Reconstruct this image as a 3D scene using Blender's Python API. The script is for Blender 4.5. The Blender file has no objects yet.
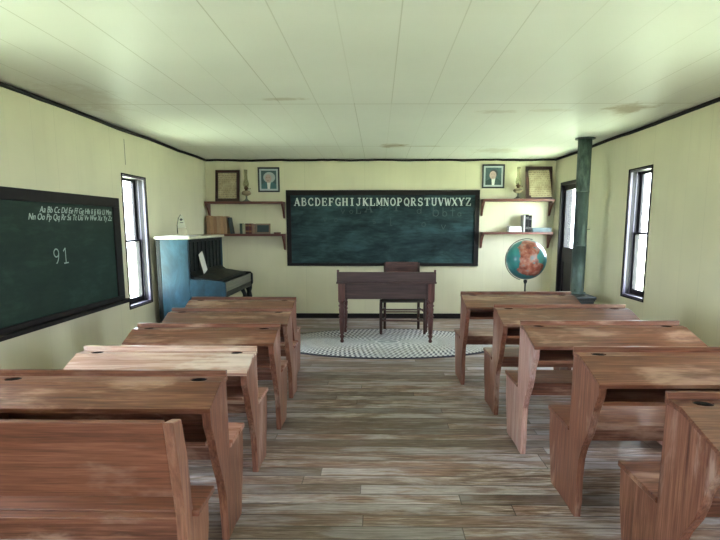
import bpy, bmesh, math, random
from mathutils import Vector, Matrix
random.seed(7)
sc = bpy.context.scene
COL = sc.collection
PI = math.pi

# ------------------------------------------------------------------ materials
class NT:
    def __init__(s, name):
        s.m = bpy.data.materials.new(name); s.m.use_nodes = True
        s.t = s.m.node_tree; s.n = s.t.nodes; s.l = s.t.links
        s.b = s.n['Principled BSDF']
    def node(s, typ, **kw):
        nd = s.n.new(typ)
        for k, v in kw.items(): setattr(nd, k, v)
        return nd
    def link(s, a, b): s.l.new(a, b)
    def val(s, x):
        return x
    def setin(s, sock, x):
        if isinstance(x, bpy.types.NodeSocket): s.link(x, sock)
        else: sock.default_value = x
    def math(s, op, a, b=0.0, c=0.0):
        nd = s.node('ShaderNodeMath', operation=op)
        s.setin(nd.inputs[0], a); s.setin(nd.inputs[1], b); s.setin(nd.inputs[2], c)
        return nd.outputs[0]
    def coords(s, kind='Object'):
        return s.node('ShaderNodeTexCoord').outputs[kind]
    def mapping(s, v, scale=(1,1,1), loc=(0,0,0), rot=(0,0,0)):
        nd = s.node('ShaderNodeMapping'); s.link(v, nd.inputs[0])
        nd.inputs['Scale'].default_value = scale; nd.inputs['Rotation'].default_value = rot
        s.setin(nd.inputs['Location'], loc)
        return nd.outputs[0]
    def noise(s, v, scale=5, detail=4, rough=.55, dist=0):
        nd = s.node('ShaderNodeTexNoise'); s.link(v, nd.inputs['Vector'])
        nd.inputs['Scale'].default_value = scale; nd.inputs['Detail'].default_value = detail
        nd.inputs['Roughness'].default_value = rough; nd.inputs['Distortion'].default_value = dist
        return nd.outputs[0]
    def ramp(s, f, stops):
        nd = s.node('ShaderNodeValToRGB'); s.link(f, nd.inputs[0])
        e = nd.color_ramp.elements
        while len(e) < len(stops): e.new(.5)
        for el, (p, c) in zip(e, stops):
            el.position = p; el.color = (*c, 1) if len(c) == 3 else c
        return nd.outputs[0]
    def sstep(s, f, a, b):
        nd = s.node('ShaderNodeMapRange'); nd.interpolation_type = 'SMOOTHSTEP'
        s.link(f, nd.inputs[0]); nd.inputs[1].default_value = a; nd.inputs[2].default_value = b
        return nd.outputs[0]
    def mix(s, f, a, b, mode='MIX'):
        nd = s.node('ShaderNodeMix', data_type='RGBA', blend_type=mode)
        s.setin(nd.inputs[0], f)
        for sk, x in ((nd.inputs[6], a), (nd.inputs[7], b)):
            if isinstance(x, bpy.types.NodeSocket): s.link(x, sk)
            else: sk.default_value = (*x, 1)
        return nd.outputs[2]
    def sep(s, v):
        nd = s.node('ShaderNodeSeparateXYZ'); s.link(v, nd.inputs[0]); return nd.outputs
    def bump(s, h, strength=.2, dist=.01):
        nd = s.node('ShaderNodeBump'); s.link(h, nd.inputs['Height'])
        nd.inputs['Strength'].default_value = strength; nd.inputs['Distance'].default_value = dist
        s.link(nd.outputs[0], s.b.inputs['Normal'])
    def out(s, col, rough=.6, spec=None, metal=0, coat=None):
        s.setin(s.b.inputs['Base Color'], col if isinstance(col, bpy.types.NodeSocket) else (*col, 1))
        s.setin(s.b.inputs['Roughness'], rough)
        s.b.inputs['Metallic'].default_value = metal
        if spec is not None: s.b.inputs['Specular IOR Level'].default_value = spec
        if coat: s.b.inputs['Coat Weight'].default_value = coat; s.b.inputs['Coat Roughness'].default_value = .12
        return s.m

def plain(name, c, rough=.6, metal=0, var=.25, scale=18, spec=None):
    t = NT(name)
    n = t.noise(t.coords(), scale, 4)
    f = t.math('MULTIPLY_ADD', n, 2*var, 1-var)
    col = t.mix(1.0, c, t.ramp(f, [(0, (0,0,0)), (1, (1,1,1))]), 'MULTIPLY') if False else None
    hi = tuple(min(1, x*(1+var)) for x in c); lo = tuple(x*(1-var) for x in c)
    return t.out(t.mix(n, lo, hi), rough, spec, metal)

def wood(name, lo, mid, hi, axis='x', rough=.42, fine=60, pale=None, pale_amt=.0, bump=.25, spec=.5):
    t = NT(name)
    co = t.coords()
    inf = t.node('ShaderNodeObjectInfo')
    rnd = t.math('MULTIPLY', inf.outputs['Random'], 37.0)
    cx = t.node('ShaderNodeCombineXYZ')
    for i in range(3): t.link(rnd, cx.inputs[i])
    sc_ = {'x': (.045, 1, 1), 'y': (1, .045, 1), 'z': (1, 1, .045)}[axis]
    add = t.node('ShaderNodeVectorMath', operation='ADD'); t.link(co, add.inputs[0]); t.link(cx.outputs[0], add.inputs[1])
    v = t.mapping(add.outputs[0], sc_)
    g = t.noise(v, fine, 6, .6, .4)
    g2 = t.noise(v, fine*.22, 4, .6, 1.0)
    mixg = t.math('ADD', t.math('MULTIPLY', g, .6), t.math('MULTIPLY', g2, .4))
    col = t.ramp(mixg, [(.32, lo), (.5, mid), (.68, hi)])
    if pale:
        sc2 = {'x': (.35, 1, 1), 'y': (1, .35, 1), 'z': (1, 1, .35)}[axis]
        w = t.noise(t.mapping(add.outputs[0], sc2), 5.5, 5, .62, .3)
        m = t.sstep(w, .66-pale_amt*.35, .80-pale_amt*.3)
        col = t.mix(t.math('MULTIPLY', m, .75), col, pale)
    sc3 = {'x': (.012, 1, 1), 'y': (1, .012, 1), 'z': (1, 1, .012)}[axis]
    hair = t.noise(t.mapping(add.outputs[0], sc3), 190, 3, .7)
    col = t.mix(t.math('MULTIPLY', t.sstep(hair, .50, .66), .30), col, tuple(x*.45 for x in lo))
    kn = t.node('ShaderNodeTexVoronoi'); kn.inputs['Scale'].default_value = 4.2
    t.link(t.mapping(add.outputs[0], {'x': (.5,1,1), 'y': (1,.5,1), 'z': (1,1,.5)}[axis]), kn.inputs['Vector'])
    kd = t.math('ADD', kn.outputs['Distance'], t.math('MULTIPLY', g, .06))
    col = t.mix(t.math('MULTIPLY', t.math('SUBTRACT', 1.0, t.sstep(kd, .05, .11)), .7), col, tuple(x*.5 for x in lo))
    r = t.math('ADD', rough-.12, t.math('MULTIPLY', g2, .25))
    t.bump(mixg, bump, .004)
    return t.out(col, r, spec)

M = {}
M['desk_x'] = wood('desk wood along', (.048,.014,.008), (.165,.058,.032), (.32,.138,.088), 'x', .36, 105, (.46,.28,.21), .42)
M['desk_glare'] = wood('worn desk wood with painted glare', (.28,.13,.095), (.52,.33,.27), (.74,.57,.50), 'x', .28, 70, (.72,.60,.54), .6)  # window glare put into the colour of one desktop and its rail
M['desk_z'] = wood('desk wood upright', (.080,.026,.016), (.215,.082,.052), (.36,.17,.118), 'z', .40, 105, (.45,.31,.26), .38)
M['desk_lit_pink'] = wood('worn upright wood with painted side light', (.24,.105,.085), (.50,.28,.245), (.66,.44,.40), 'z', .40, 105, (.60,.48,.46), .5)  # pinkish brightness of window light from the side, put into the colour
M['seat_lit_x'] = wood('seat wood with painted light', (.20,.075,.05), (.44,.20,.145), (.64,.37,.30), 'x', .28, 60, (.52,.38,.32), .5)  # paler than the desks: glancing window light put into the colour
M['bench_x'] = wood('bench wood', (.07,.024,.013), (.20,.068,.037), (.30,.125,.075), 'x', .42, 90, (.34,.20,.155), .22)
M['bench_z'] = wood('bench end wood', (.10,.04,.025), (.26,.11,.07), (.38,.19,.13), 'z', .42, 60, (.42,.28,.22), .3)
M['shelf_x'] = wood('shelf wood', (.05,.014,.009), (.12,.032,.02), (.20,.065,.045), 'x', .45, 60)
M['shelf_z'] = wood('bracket wood', (.05,.014,.009), (.12,.032,.02), (.20,.065,.045), 'z', .45, 60)
M['tdesk_x'] = wood('teacher desk wood', (.022,.009,.008), (.058,.027,.024), (.11,.058,.052), 'x', .45, 50, (.20,.13,.12), .10)
M['tdesk_z'] = wood('teacher desk leg wood', (.035,.012,.010), (.10,.036,.031), (.20,.085,.07), 'z', .30, 40)
M['chair_z'] = wood('chair wood', (.018,.008,.007), (.05,.02,.016), (.10,.045,.035), 'z', .45, 40)
M['chair_x'] = wood('chair slat wood', (.03,.012,.01), (.09,.035,.026), (.16,.07,.05), 'x', .45, 40)
M['rush'] = plain('woven rush', (.07,.055,.045), .8, scale=80)
M['dark_trim'] = plain('dark trim paint', (.012,.009,.008), .6, spec=.25)
M['sash'] = plain('dark sash paint', (.014,.011,.015), .5, spec=.3)
M['jamb'] = plain('pale jamb paint', (.11,.095,.135), .45, var=.08)
M['iron'] = plain('black stove iron', (.018,.022,.022), .42, .3)
M['ink'] = plain('inkwell black', (.006,.005,.005), .8)
M['brass'] = plain('aged brass', (.42,.24,.10), .35, .9)
M['bronze'] = plain('dark burner bronze', (.10,.06,.03), .4, .7)
M['paper'] = plain('cream paper', (.55,.53,.47), .8, var=.06)
M['white'] = plain('white pages', (.72,.72,.70), .8, var=.06)
M['frame_dark'] = wood('dark picture frame', (.02,.008,.006), (.05,.018,.013), (.09,.035,.026), 'x', .4, 50)
M['frame_black'] = plain('black picture frame', (.010,.013,.018), .35)
M['chalk'] = plain('white painted letters', (.62,.68,.62), .8, var=.1, scale=60)
M['chalk_faint'] = plain('rubbed chalk', (.060,.095,.090), .9, var=.3, scale=60)
M['chalk_mid'] = plain('chalk line', (.42,.50,.45), .9, var=.3, scale=60)

def glass_mat(name, tint=(.96,.98,1), refl=.06, rough=.02):
    t = NT(name); t.n.remove(t.b)
    tr = t.node('ShaderNodeBsdfTransparent'); tr.inputs[0].default_value = (*tint, 1)
    gl = t.node('ShaderNodeBsdfGlossy'); gl.inputs['Roughness'].default_value = rough
    mx = t.node('ShaderNodeMixShader'); fr = t.node('ShaderNodeLayerWeight'); fr.inputs[0].default_value = .5
    t.link(t.math('MULTIPLY_ADD', t.math('POWER', fr.outputs['Facing'], 5.0), .12, refl*.3), mx.inputs[0]); t.link(tr.outputs[0], mx.inputs[1]); t.link(gl.outputs[0], mx.inputs[2])
    t.link(mx.outputs[0], t.n['Material Output'].inputs[0])
    return t.m
M['glass'] = glass_mat('window glass')
M['lampglass'] = glass_mat('lamp glass', (.86,.86,.80), .12, .08)

def wall_mat(name, ax, period=.305, base=(.69,.65,.47), seed=0):
    t = NT(name)
    co = t.coords(); s = t.sep(co); u = s[ax]
    f = t.math('FRACT', t.math('DIVIDE', t.math('ADD', u, 20.03+seed), period))
    line = t.math('LESS_THAN', f, .014)
    cell = t.math('FLOOR', t.math('DIVIDE', t.math('ADD', u, 20.03+seed), period))
    wn = t.node('ShaderNodeTexWhiteNoise', noise_dimensions='1D'); t.link(cell, wn.inputs['W'])
    big = t.noise(co, 1.1, 3)
    streak = t.noise(t.mapping(co, (1,1,.12)), 9, 4)
    c = t.ramp(big, [(.3, tuple(x*.93 for x in base)), (.7, tuple(min(1,x*1.06) for x in base))])
    c = t.mix(t.math('MULTIPLY', wn.outputs[0], .10), c, tuple(x*.78 for x in base))
    c = t.mix(t.math('MULTIPLY', t.sstep(streak, .5, .75), .16), c, (.56,.50,.36))
    lw = t.math('MULTIPLY', line, t.math('MULTIPLY_ADD', wn.outputs[0], .30, .06))
    c = t.mix(lw, c, tuple(x*.45 for x in base))
    if ax == 1:   # old split in one board over the left window
        k = t.math('MULTIPLY', t.math('LESS_THAN', t.math('ABSOLUTE', t.math('SUBTRACT', u, 5.80)), .007), t.math('MULTIPLY', t.math('GREATER_THAN', s[2], 2.07), t.math('LESS_THAN', s[0], 0.0)))
        k = t.math('MULTIPLY', k, t.math('LESS_THAN', s[2], 2.33))
        c = t.mix(t.math('MULTIPLY', k, .8), c, (.05,.04,.03))
    t.bump(t.math('SUBTRACT', 1.0, line), .25, .003)
    return t.out(c, .55, .35)
M['wall_x'] = wall_mat('back wall boards', 0)
M['wall_y'] = wall_mat('side wall boards', 1, seed=.11)

def ceiling_mat():
    t = NT('ceiling boards'); co = t.coords(); s = t.sep(co)
    per = .305
    a = t.math('ADD', s[0], 20.33)
    f = t.math('FRACT', t.math('DIVIDE', a, per)); line = t.math('LESS_THAN', f, .022)
    cell = t.math('FLOOR', t.math('DIVIDE', a, per))
    row = t.math('FLOOR', t.math('DIVIDE', t.math('ADD', s[1], 22.3), 2.45))
    wn = t.node('ShaderNodeTexWhiteNoise', noise_dimensions='2D')
    cb = t.node('ShaderNodeCombineXYZ'); t.link(cell, cb.inputs[0]); t.link(row, cb.inputs[1]); t.link(cb.outputs[0], wn.inputs['Vector'])
    base = (.72,.75,.65)
    big = t.noise(co, .8, 3)
    c = t.ramp(big, [(.3, (.74,.75,.71)), (.7, (.80,.81,.77))])
    c = t.mix(t.math('MULTIPLY', line, t.math('MULTIPLY_ADD', wn.outputs[0], .35, .12)), c, (.32,.30,.22))
    # cross seams every 2.45 m
    fy = t.math('FRACT', t.math('DIVIDE', t.math('ADD', s[1], 22.3-.02), 2.45)); ly = t.math('LESS_THAN', fy, .010)
    c = t.mix(t.math('MULTIPLY', ly, .35), c, (.36,.33,.24))
    # leak stains (shapes of their own)
    st = t.noise(co, 5.5, 6, .7, .5)
    for (x, y, rx, ry, k) in ((.17,7.06,.22,.20,.9), (1.05,5.0,.25,.10,.35), (2.15,4.9,.24,.30,.8), (1.6,7.55,.36,.28,.45), (1.5,4.95,.25,.08,.25), (-2.35,4.5,.4,.6,.30), (.55,7.12,.35,.05,.5), (-.75,4.5,.25,.07,.5)):
        dx = t.math('DIVIDE', t.math('SUBTRACT', s[0], x), rx); dy = t.math('DIVIDE', t.math('SUBTRACT', s[1], y), ry)
        d = t.math('SQRT', t.math('ADD', t.math('MULTIPLY', dx, dx), t.math('MULTIPLY', dy, dy)))
        d2 = t.math('ADD', d, t.math('MULTIPLY_ADD', st, 2.4, -1.1))
        m = t.math('MULTIPLY', t.math('SUBTRACT', 1.0, t.sstep(d2, .35, 1.15)), k)
        c = t.mix(m, c, (.36,.28,.16))
    t.bump(t.math('SUBTRACT', 1.0, line), .2, .003)
    return t.out(c, .45, .4)
M['ceiling'] = ceiling_mat()

def floor_mat():
    t = NT('worn floor planks'); co = t.coords(); s = t.sep(co)
    W = .108
    wob = t.noise(t.mapping(co, (.5,.0,0)), 1.5, 2)
    yy = t.math('ADD', t.math('ADD', s[1], 20.0), t.math('MULTIPLY', wob, .015))
    fy = t.math('FRACT', t.math('DIVIDE', yy, W)); cy = t.math('FLOOR', t.math('DIVIDE', yy, W))
    w1 = t.node('ShaderNodeTexWhiteNoise', noise_dimensions='1D'); t.link(cy, w1.inputs['W'])
    xx = t.math('DIVIDE', t.math('ADD', t.math('ADD', s[0], 20.0), t.math('MULTIPLY', w1.outputs[0], 7.0)), 3.1)
    cxx = t.math('FLOOR', xx); fx = t.math('FRACT', xx)
    cb = t.node('ShaderNodeCombineXYZ'); t.link(cxx, cb.inputs[0]); t.link(cy, cb.inputs[1])
    w2 = t.node('ShaderNodeTexWhiteNoise', noise_dimensions='2D'); t.link(cb.outputs[0], w2.inputs['Vector'])
    off = t.node('ShaderNodeCombineXYZ'); t.link(t.math('MULTIPLY', w2.outputs[0], 9.0), off.inputs[0]); t.link(t.math('MULTIPLY', w1.outputs[0], 5.0), off.inputs[2])
    add = t.node('ShaderNodeVectorMath', operation='ADD'); t.link(co, add.inputs[0]); t.link(off.outputs[0], add.inputs[1])
    g = t.noise(t.mapping(add.outputs[0], (.07,1,1)), 75, 8, .7, .3)
    p = t.noise(t.mapping(add.outputs[0], (.28,1.3,1)), 4.2, 6, .65, .6)
    q = t.noise(t.mapping(add.outputs[0], (.22,1.2,1), (7,3,1)), 5.0, 6, .7, .4)
    c = t.ramp(g, [(.30, (.060,.030,.023)), (.45, (.215,.130,.098)), (.57, (.42,.305,.262)), (.66, (.68,.58,.55))])
    c = t.mix(t.math('MULTIPLY', t.sstep(p, .46, .58), .80), c, t.ramp(g, [(.3,(.27,.225,.235)), (.62,(.66,.59,.63))]))   # grey worn paint
    c = t.mix(t.math('MULTIPLY', t.sstep(q, .50, .60), .65), c, t.ramp(g, [(.3,(.12,.042,.026)), (.7,(.38,.19,.135))]))    # red brown patches
    dk = t.math('MULTIPLY', t.math('SUBTRACT', .95, w2.outputs[0]), .62)
    c = t.mix(dk, c, (.07,.058,.042))
    gap = t.math('MAXIMUM', t.math('LESS_THAN', fy, .07), t.math('LESS_THAN', fx, .0016))
    c = t.mix(t.math('MULTIPLY', gap, .7), c, (.022,.017,.013))
    h = t.math('SUBTRACT', t.math('MULTIPLY', g, .35), gap)
    t.bump(h, .35, .004)
    return t.out(c, t.math('MULTIPLY_ADD', g, .25, .33), .5)
M['floor'] = floor_mat()

def rug_mat(a, b):
    t = NT('braided rug'); co = t.coords(); s = t.sep(co)
    ang = t.math('ARCTAN2', t.math('DIVIDE', s[1], b), t.math('DIVIDE', s[0], a))
    dx = t.math('DIVIDE', s[0], a); dy = t.math('DIVIDE', s[1], b)
    r = t.math('SQRT', t.math('ADD', t.math('MULTIPLY', dx, dx), t.math('MULTIPLY', dy, dy)))
    N = 9
    rr = t.math('MULTIPLY', r, N); ring = t.math('FLOOR', rr); fr = t.math('FRACT', rr)
    tri = t.math('ABSOLUTE', t.math('SUBTRACT', fr, .5))
    u = t.math('MULTIPLY', ang, t.math('MULTIPLY', ring, 2.7))
    u = t.math('ADD', u, t.math('MULTIPLY', tri, 1.6))
    st = t.math('FRACT', u)
    chk = t.math('LESS_THAN', st, .5)
    wn = t.node('ShaderNodeTexWhiteNoise', noise_dimensions='1D'); t.link(ring, wn.inputs['W'])
    light = t.ramp(wn.outputs[0], [(0,(.68,.67,.67)), (1,(.80,.78,.78))])
    dark = t.ramp(r, [(0,(.42,.45,.44)), (.4,(.26,.27,.28)), (.62,(.22,.20,.19)), (.78,(.08,.08,.11)), (.88,(.16,.15,.19)), (1,(.03,.03,.045))])
    c = t.mix(chk, light, dark)
    edge = t.math('GREATER_THAN', r, .965)
    c = t.mix(edge, c, (.06,.06,.075))
    h = t.math('SUBTRACT', 1.0, t.math('MULTIPLY', tri, 2.0))
    t.bump(h, .6, .008)
    return t.out(c, .95, .1)

def board_mat(name, c0, c1, amt):
    t = NT(name); co = t.coords()
    n = t.noise(t.mapping(co, (.55,.8,1.5)), 3.2, 7, .62, .5)
    n2 = t.noise(t.mapping(co, (.5,.5,3)), 9, 6, .7)
    v = t.math('ADD', t.math('MULTIPLY', n, .65), t.math('MULTIPLY', n2, .35))
    c = t.ramp(v, [(.38, c0), (.52, tuple((x+y)/2*.8 for x, y in zip(c0, c1))), (.66, c1)])
    return t.out(c, .6, .22)
M['board'] = board_mat('slate board', (.005,.011,.012), (.044,.105,.110), 1)
M['board_green'] = board_mat('green side board', (.010,.025,.018), (.026,.056,.040), 1)

def sky_sheen_mat():  # sky reflection on the black piano's side, painted in as blue
    t = NT('painted blue sky sheen'); co = t.coords()
    n = t.noise(t.mapping(co, (1,1,.5)), 4.5, 6, .65, .5); n2 = t.noise(t.mapping(co, (3,3,.4)), 22, 6, .7)
    c = t.ramp(n, [(.3, (.003,.014,.022)), (.50, (.010,.042,.062)), (.78, (.034,.105,.145))])
    c = t.mix(t.math('MULTIPLY', t.sstep(n2, .58, .7), .35), c, (.03,.06,.10))
    return t.out(c, .38, .5)
M['blue'] = sky_sheen_mat()
M['piano_black'] = wood('black piano front', (.002,.003,.003), (.005,.008,.007), (.016,.022,.019), 'z', .5, 25, spec=.3)
M['piano_top'] = plain('pale piano lid', (.55,.52,.40), .35, var=.2, scale=9)
M['keyslip'] = wood('key slip wood', (.035,.034,.028), (.08,.08,.065), (.17,.165,.135), 'y', .3, 40)
def pipe_mat():
    t = NT('stovepipe metal'); co = t.coords()
    n = t.noise(t.mapping(co, (1,1,.25)), 14, 6, .6)
    c = t.ramp(n, [(.3, (.040,.060,.054)), (.55, (.085,.125,.114)), (.75, (.17,.23,.21))])
    return t.out(c, t.math('MULTIPLY_ADD', n, .3, .32), .5, .35)
M['pipe'] = pipe_mat()

t = NT('sooty stovepipe metal'); M['pipe_dark'] = t.out(t.ramp(t.noise(t.mapping(t.coords(), (1,1,.3)), 22, 6, .7), [(.35,(.030,.050,.042)), (.5,(.065,.100,.085)), (.68,(.13,.18,.15))]), .55, .4, .2)
def globe_mat():
    t = NT('printed globe map'); co = t.coords('Object')
    n = t.noise(co, 4.2, 5, .6, .3); n2 = t.noise(co, 13, 4)
    s = t.sep(co)
    m = None
    for (x, y, z, r) in ((-.02,-.21,.08,.21), (-.06,-.21,-.09,.15), (.06,-.20,-.10,.14), (.0,-.13,.19,.14), (-.13,.12,.08,.17), (.14,.14,-.04,.15)):
        ax = t.math('SUBTRACT', s[0], x); ay = t.math('SUBTRACT', s[1], y); az = t.math('SUBTRACT', s[2], z)
        d = t.math('SQRT', t.math('ADD', t.math('ADD', t.math('MULTIPLY', ax, ax), t.math('MULTIPLY', ay, ay)), t.math('MULTIPLY', az, az)))
        k = t.math('SUBTRACT', 1.0, t.sstep(t.math('ADD', t.math('DIVIDE', d, r), t.math('MULTIPLY_ADD', n, 1.6, -.8)), .62, .70))
        m = k if m is None else t.math('MAXIMUM', m, k)
    land = t.ramp(n2, [(.35, (.20,.045,.03)), (.48, (.42,.12,.08)), (.58, (.52,.24,.18)), (.66, (.30,.30,.33))])
    sea = t.ramp(n, [(.3, (.03,.19,.21)), (.7, (.06,.30,.32))])
    return t.out(t.mix(m, sea, land), .28, .5, coat=.3)
M['globe'] = globe_mat()

def doc_mat():
    t = NT('handwritten document'); co = t.coords(); s = t.sep(co)
    row = t.math('FLOOR', t.math('MULTIPLY', s[2], 32)); fz = t.math('FRACT', t.math('MULTIPLY', s[2], 32))
    cb = t.node('ShaderNodeCombineXYZ'); t.link(t.math('MULTIPLY', s[0], 55), cb.inputs[0]); t.link(row, cb.inputs[1])
    nn = t.noise(cb.outputs[0], 1.3, 3)
    ink = t.math('MULTIPLY', t.math('LESS_THAN', t.math('ABSOLUTE', t.math('SUBTRACT', fz, .5)), .22), t.math('GREATER_THAN', nn, .5))
    big = t.noise(co, 9, 4)
    c = t.ramp(big, [(.3, (.33,.26,.16)), (.7, (.50,.43,.29))])
    return t.out(t.mix(t.math('MULTIPLY', ink, .6), c, (.12,.08,.045)), .6)
M['doc'] = doc_mat()

def grass_mat():
    t = NT('lawn'); co = t.coords()
    return t.out(t.ramp(t.noise(co, 3, 6), [(.3,(.20,.245,.15)), (.7,(.34,.40,.27))]), .9)
M['grass'] = grass_mat()

# ------------------------------------------------------------------ geometry
class MB:
    def __init__(s): s.bm = bmesh.new(); s.slot = 0; s.mats = []
    def box(s, x0, x1, y0, y1, z0, z1, bev=0, mat=None, slot=0):
        tb = bmesh.new()
        bmesh.ops.create_cube(tb, size=1)
        for v in tb.verts:
            v.co = Vector(((x0+x1)/2+v.co.x*(x1-x0), (y0+y1)/2+v.co.y*(y1-y0), (z0+z1)/2+v.co.z*(z1-z0)))
        if bev: bmesh.ops.bevel(tb, geom=list(tb.edges), offset=bev, segments=2, affect='EDGES', profile=.5)
        return s.merge(tb, mat, slot)
    def merge(s, tb, mat=None, slot=0):
        if mat is not None: bmesh.ops.transform(tb, matrix=mat, verts=tb.verts)
        for f in tb.faces: f.material_index = slot
        me = bpy.data.meshes.new('t'); tb.to_mesh(me); tb.free(); s.bm.from_mesh(me); bpy.data.meshes.remove(me)
        return s
    def prism(s, pts, axis, a, b, mat=None, slot=0, bev=0):
        """polygon pts extruded along axis from a to b"""
        tb = bmesh.new()
        def P(p, w):
            return {'x': (w, p[0], p[1]), 'y': (p[0], w, p[1]), 'z': (p[0], p[1], w)}[axis]
        A = [tb.verts.new(P(p, a)) for p in pts]; B = [tb.verts.new(P(p, b)) for p in pts]
        n = len(pts)
        fa = tb.faces.new(A[::-1]); fb = tb.faces.new(B)
        for i in range(n): tb.faces.new((A[i], A[(i+1) % n], B[(i+1) % n], B[i]))
        if bev:
            eds = [e for e in tb.edges if (e in fa.edges[:] or e in fb.edges[:])]
            bmesh.ops.bevel(tb, geom=eds, offset=bev, segments=1, affect='EDGES')
        bmesh.ops.triangulate(tb, faces=[f for f in tb.faces if len(f.verts) > 6])
        bmesh.ops.recalc_face_normals(tb, faces=tb.faces)
        return s.merge(tb, mat, slot)
    def lathe(s, prof, seg=24, mat=None, slot=0):
        """prof: (r, z) list around Z"""
        tb = bmesh.new(); rings = []
        for r, z in prof:
            if r < 1e-5: rings.append([tb.verts.new((0, 0, z))])
            else: rings.append([tb.verts.new((r*math.cos(2*PI*i/seg), r*math.sin(2*PI*i/seg), z)) for i in range(seg)])
        for A, B in zip(rings, rings[1:]):
            for i in range(seg):
                j = (i+1) % seg
                if len(A) == 1 and len(B) == 1: continue
                if len(A) == 1: tb.faces.new((A[0], B[i], B[j]))
                elif len(B) == 1: tb.faces.new((A[i], B[0], A[j]))
                else: tb.faces.new((A[i], B[i], B[j], A[j]))
        for R, in ((rings[0],), (rings[-1],)):
            if len(R) > 1: tb.faces.new(R)
        bmesh.ops.recalc_face_normals(tb, faces=tb.faces)
        for f in tb.faces: f.smooth = len(f.verts) < 5
        return s.merge(tb, mat, slot)
    def tube(s, pts, r, seg=8, slot=0):
        tb = bmesh.new(); rings = []
        pts = [Vector(p) for p in pts]
        rs = r if isinstance(r, (list, tuple)) else [r]*len(pts)
        for i, p in enumerate(pts):
            d = (pts[min(i+1, len(pts)-1)]-pts[max(i-1, 0)]).normalized()
            u = d.cross(Vector((0,0,1)) if abs(d.z) < .9 else Vector((1,0,0))).normalized(); w = d.cross(u)
            rings.append([tb.verts.new(p+rs[i]*(math.cos(2*PI*k/seg)*u+math.sin(2*PI*k/seg)*w)) for k in range(seg)])
        for A, B in zip(rings, rings[1:]):
            for k in range(seg): tb.faces.new((A[k], A[(k+1) % seg], B[(k+1) % seg], B[k]))
        tb.faces.new(rings[0]); tb.faces.new(rings[-1])
        bmesh.ops.recalc_face_normals(tb, faces=tb.faces)
        for f in tb.faces: f.smooth = len(f.verts) < 5
        return s.merge(tb, None, slot)
    def sphere(s, r, c=(0,0,0), scale=(1,1,1), seg=32, slot=0):
        tb = bmesh.new(); bmesh.ops.create_uvsphere(tb, u_segments=seg, v_segments=seg//2, radius=r)
        for v in tb.verts: v.co = Vector((v.co.x*scale[0]+c[0], v.co.y*scale[1]+c[1], v.co.z*scale[2]+c[2]))
        for f in tb.faces: f.smooth = True
        return s.merge(tb, None, slot)
    def build(s, name, mat, parent=None, loc=None):
        me = bpy.data.meshes.new(name); s.bm.to_mesh(me); s.bm.free()
        o = bpy.data.objects.new(name, me); COL.objects.link(o)
        for m in (mat if isinstance(mat, (list, tuple)) else [mat]): me.materials.append(m)
        if parent: o.parent = parent
        if loc: o.location = loc
        return o

def tag(o, label=None, cat=None, group=None, kind=None):
    for k, v in (('label', label), ('category', cat), ('group', group), ('kind', kind)):
        if v: o[k] = v
    return o
def empty(name, loc=(0,0,0), rz=0, label=None, cat=None, group=None, kind=None):
    o = bpy.data.objects.new(name, None); COL.objects.link(o); o.location = loc; o.rotation_euler = (0,0,rz)
    o.empty_display_size = .1
    return tag(o, label, cat, group, kind)
def copy_tree(o, parent=None):
    c = o.copy(); COL.objects.link(c)
    if parent: c.parent = parent
    for ch in [x for x in bpy.data.objects if x.parent == o]: copy_tree(ch, c)
    return c

# ------------------------------------------------------------------ room
XL, XR, YB, YR, ZC = -2.63, 2.68, 8.47, -2.7, 2.436
T = .16
def wall_with_openings(name, side, openings, u0, u1, m):
    b = MB()
    def bx(ua, ub, za, zb):
        if ub-ua < 1e-4 or zb-za < 1e-4: return
        if side == 'L': b.box(XL-T, XL, ua, ub, za, zb)
        if side == 'R': b.box(XR, XR+T, ua, ub, za, zb)
        if side == 'N': b.box(ua, ub, YR-T, YR, za, zb)
    cur = u0
    for (a, c, za, zb) in sorted(openings):
        bx(cur, a, 0, ZC); bx(a, c, 0, za); bx(a, c, zb, ZC); cur = c
    bx(cur, u1, 0, ZC)
    return tag(b.build(name, m), kind='structure')
LW = [(5.69,6.245,.575,1.965), (2.1,2.75,.6,1.98), (-1.5,-.9,.6,1.98)]
RW = [(5.49,5.97,.69,2.02), (2.3,2.95,.6,2.02), (-1.5,-.9,.6,2.0)]
DOOR = (7.10, 8.17, .0, 2.06)
NW = [(-1.7,-1.1,.6,2.0), (1.1,1.7,.6,2.0)]  # unseen rear windows, added to light the camera-facing sides
wall_with_openings('wall_left', 'L', LW, YR, YB, M['wall_y'])
wall_with_openings('wall_right', 'R', RW+[DOOR], YR, YB, M['wall_y'])
wall_with_openings('wall_rear', 'N', NW, XL-T, XR+T, M['wall_x'])
tag(MB().box(XL-T, XR+T, YB, YB+T, 0, ZC).build('wall_back', M['wall_x']), kind='structure')
tag(MB().box(XL-T, XR+T, YR-T, YB+T, -.12, 0).build('floor', M['floor']), kind='structure')
tag(MB().box(XL-T, XR+T, YR-T, YB+T, ZC, ZC+.12).build('ceiling', M['ceiling']), kind='structure')
tag(MB().box(-30, 30, -30, 40, -.75, -.55).build('ground', M['grass']), kind='structure')

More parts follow.
